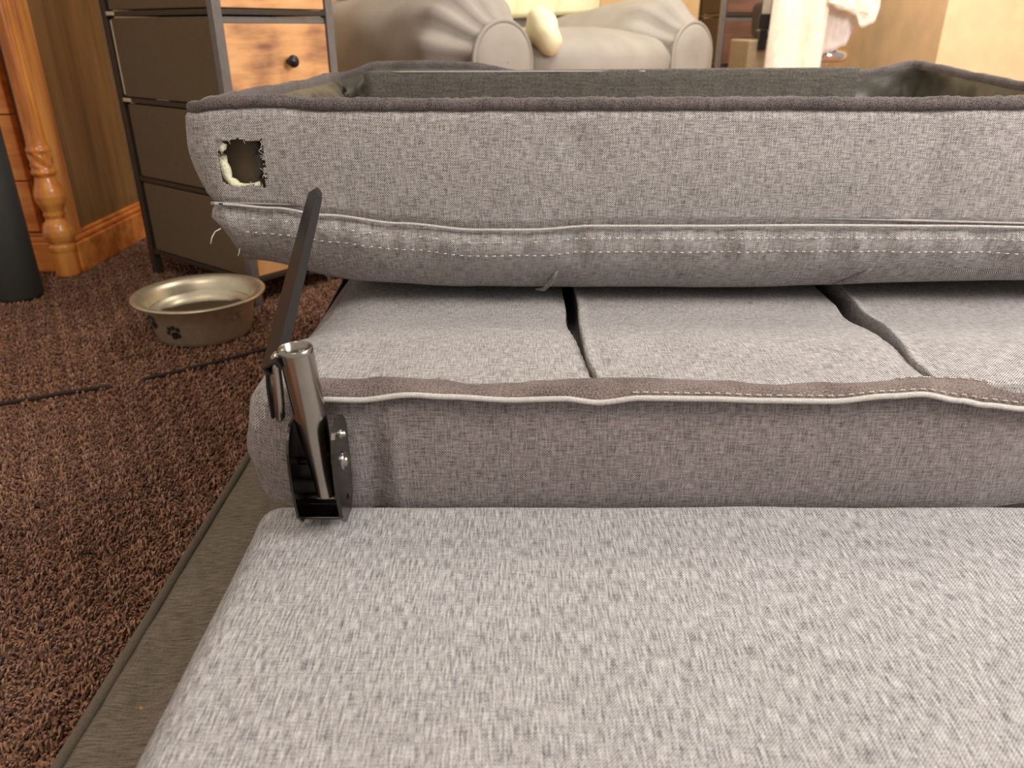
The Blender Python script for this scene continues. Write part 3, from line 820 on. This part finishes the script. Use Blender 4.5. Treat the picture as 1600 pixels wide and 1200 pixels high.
obj('base', pillow_mesh(.02, .74, .0, .80, .03, .36, .2, 16, .002, 5), M['chairgrey'], ac)
obj('backrest', pillow_mesh(.0, .94, .62, .90, .25, 1.05, .45, 26, .008, 8), M['chairgrey'], ac)
for (x, y) in ((.03, .03), (.66, .03), (.03, .76), (.66, .76)): obj('foot', lathe_mesh([(.0, 0), (.02, 0), (.026, .05), (.0, .055)], 16, x, y), M['blackmetal'], ac)
def from_local(v): return ac.matrix_local @ v
import mathutils
R_ = mathutils.Matrix.Rotation(a_, 4, 'Z')
ACW = lambda x, y, z: R_ @ Vector((x, y, z)) + Vector((-.03, 2.12, 0))
cw = onD(835, 50, 2.42)
o = obj('cream_pillow', pillow_mesh(-.042, .040, -.05, .05, -.062, .062, .95, 30, .016, 7), M['creampillow'])
o.location = onD(852, 47, 2.20); o.rotation_euler = (.1, -.45, .3)
tag(o, 'small cream plush pillow lying on the armchair seat beside its left arm', 'pillow')
# cream throw over the back
rows = []
for i in range(40):
    s = i/39; row = []
    for j in range(26):
        t = j/25; x = .10+.84*s; y = .60-.02*N(s*8, t*2, 3)-.012; z = .565+.46*t+.04*s*(1-t)
        row.append((x, y-.03*sin(pi*t)*.6+.012*sin(s*26)*(1-t)-.02, z))
    rows.append(row)
bl = obj('throw_blanket', grid(rows), M['creampillow']); bl.location = (-.03, 2.12, 0); bl.rotation_euler = (0, 0, a_)
sm = bl.modifiers.new('s', 'SOLIDIFY'); sm.thickness = .008
tag(bl, 'pale cream blanket hanging down the back of the grey armchair', 'blanket')

# ------------------------------------------------------------ clutter before the brown drawers
box_ = box('storage_box', .80, .975, 2.84, 3.08, .0, .517, M['beige'], None, .006)
tag(box_, 'beige box beneath the dark bag, left of the cream garment', 'box')
bag = thing('dark_backpack', 'dark grey nylon bag with pale webbing strap and black buckles on beige box', 'bag', (.90, 2.95, .519))
obj('bag_body', pillow_mesh(-.055, .075, -.06, .07, .0, .115, .35, 20, .004, 6), M['darkbag'], bag)
box('bag_pocket', .0, .05, -.070, -.05, .025, .09, M['framedark'], bag, .004)
box('strap', -.058, -.030, -.078, -.074, .075, .20, M['webbing'], bag, .001)
box('strap', -.058, -.030, -.074, .02, .197, .201, M['webbing'], bag, .001)
bk = box('buckle', -.065, -.025, -.086, -.070, .035, .078, M['blackmetal'], bag, .004)
for (x, z) in ((-.028, .055), (-.036, .022), (-.055, -.015)):
    s_ = obj('stud', lathe_mesh([(.0, .008), (.004, .007), (.006, .003), (.006, 0)], 14), M['chrome'], bag); s_.location = (x, -.087, z); s_.rotation_euler = (pi/2, 0, 0)
box('buckle', -.072, -.045, -.13, -.112, -.035, .03, M['blackmetal'], bag, .004)
box('strap', -.066, -.05, -.112, -.068, .024, .030, M['webbing'], bag, .001)
o = obj('red_cloth', pillow_mesh(.905, .99, 2.90, 3.02, .637, .665, .5, 14, .004, 3), M['red'])
tag(o, 'folded brick red cloth on top of the dark bag', 'cloth')
# bar stool carrying a cream garment
stool = thing('bar_stool', 'stool with a black seat and chrome foot ring under the cream garment', 'stool', (.97, 2.62, 0))
obj('seat', lathe_mesh([(.0, .70), (.15, .70), (.17, .715), (.172, .735), (.165, .752), (.14, .76), (.0, .762)], 40), M['blackmetal'], stool)
obj('pole', lathe_mesh([(.0, .03), (.024, .03), (.024, .44), (.028, .44), (.028, .50), (.018, .50), (.018, .70), (.0, .70)], 28), M['chrome'], stool)
obj('base', lathe_mesh([(.0, 0), (.20, 0), (.205, .006), (.17, .016), (.05, .03), (.026, .05)], 40), M['chrome'], stool)
P = [(.062*cos(2*pi*i/40), .062*sin(2*pi*i/40), .475) for i in range(41)]
obj('foot_ring', grid(tube_rows(P, .018, 12), closed_u=True), M['chrome'], stool)
box('foot_ring_bracket', -.062, .062, -.01, .01, .462, .490, M['blackmetal'], stool, .003)
gar = thing('cream_garment', 'cream cotton garment draped from the stool, hanging in long folds', 'garment', (.90, 2.43, .3))
def drape(name, topx, botpx, botpy, D, mat, ztop=.80, folds=3, amp=.012, seed=0, zlow=None):
    """hanging sheet: left/right limits per height, lower hem given in the photo"""
    rows = []
    for i in range(34):
        s = i/33; px = botpx[0]+(botpx[1]-botpx[0])*s
        zb = onD(px, lerp(botpy, px), D).z if zlow is None else zlow
        row = []
        for j in range(24):
            t = j/23; z = zb+(ztop-zb)*t
            xb = onD(px, 46, D).x; x = xb+(topx[1]-topx[0])*(s-.5)*t*.0+topx[0]*t+(topx[1]-topx[0])*s*t
            y = D+amp*sin(s*2*pi*folds+seed+t*.6)*(1-.5*t)+.004*N(s*9, t*7, seed)
            row.append((x-.90, y-2.43, z-.3))
        rows.append(row)
    o = obj(name, grid(rows), mat, gar); m_ = o.modifiers.new('s', 'SOLIDIFY'); m_.thickness = .004; return o
drape('long_panel', (-.0, .01), (1203, 1286), [(0, 0)], 2.42, M['creamcloth'], .80, 1.6, .016, 2.2, .16)
drape('inner_panel', (.0, .0), (1280, 1336), [(1280, 90), (1300, 82), (1322, 72), (1331, 50), (1336, 42)], 2.44, M['lilaccloth'], .80, 1, .006, .8)
drape('hem_panel', (.0, .0), (1288, 1367), [(1288, 6), (1310, 16), (1334, 24), (1345, 44), (1362, 36), (1367, 12)], 2.40, M['creamcloth'], .80, 2, .006, .1)
P = [onD(1288+i*4, 1+i*1.15, 2.392)-Vector((.90, 2.43, .3)) for i in range(19)]
tube('hem_stitching', P, .0012, M['thread'], gar, 6)
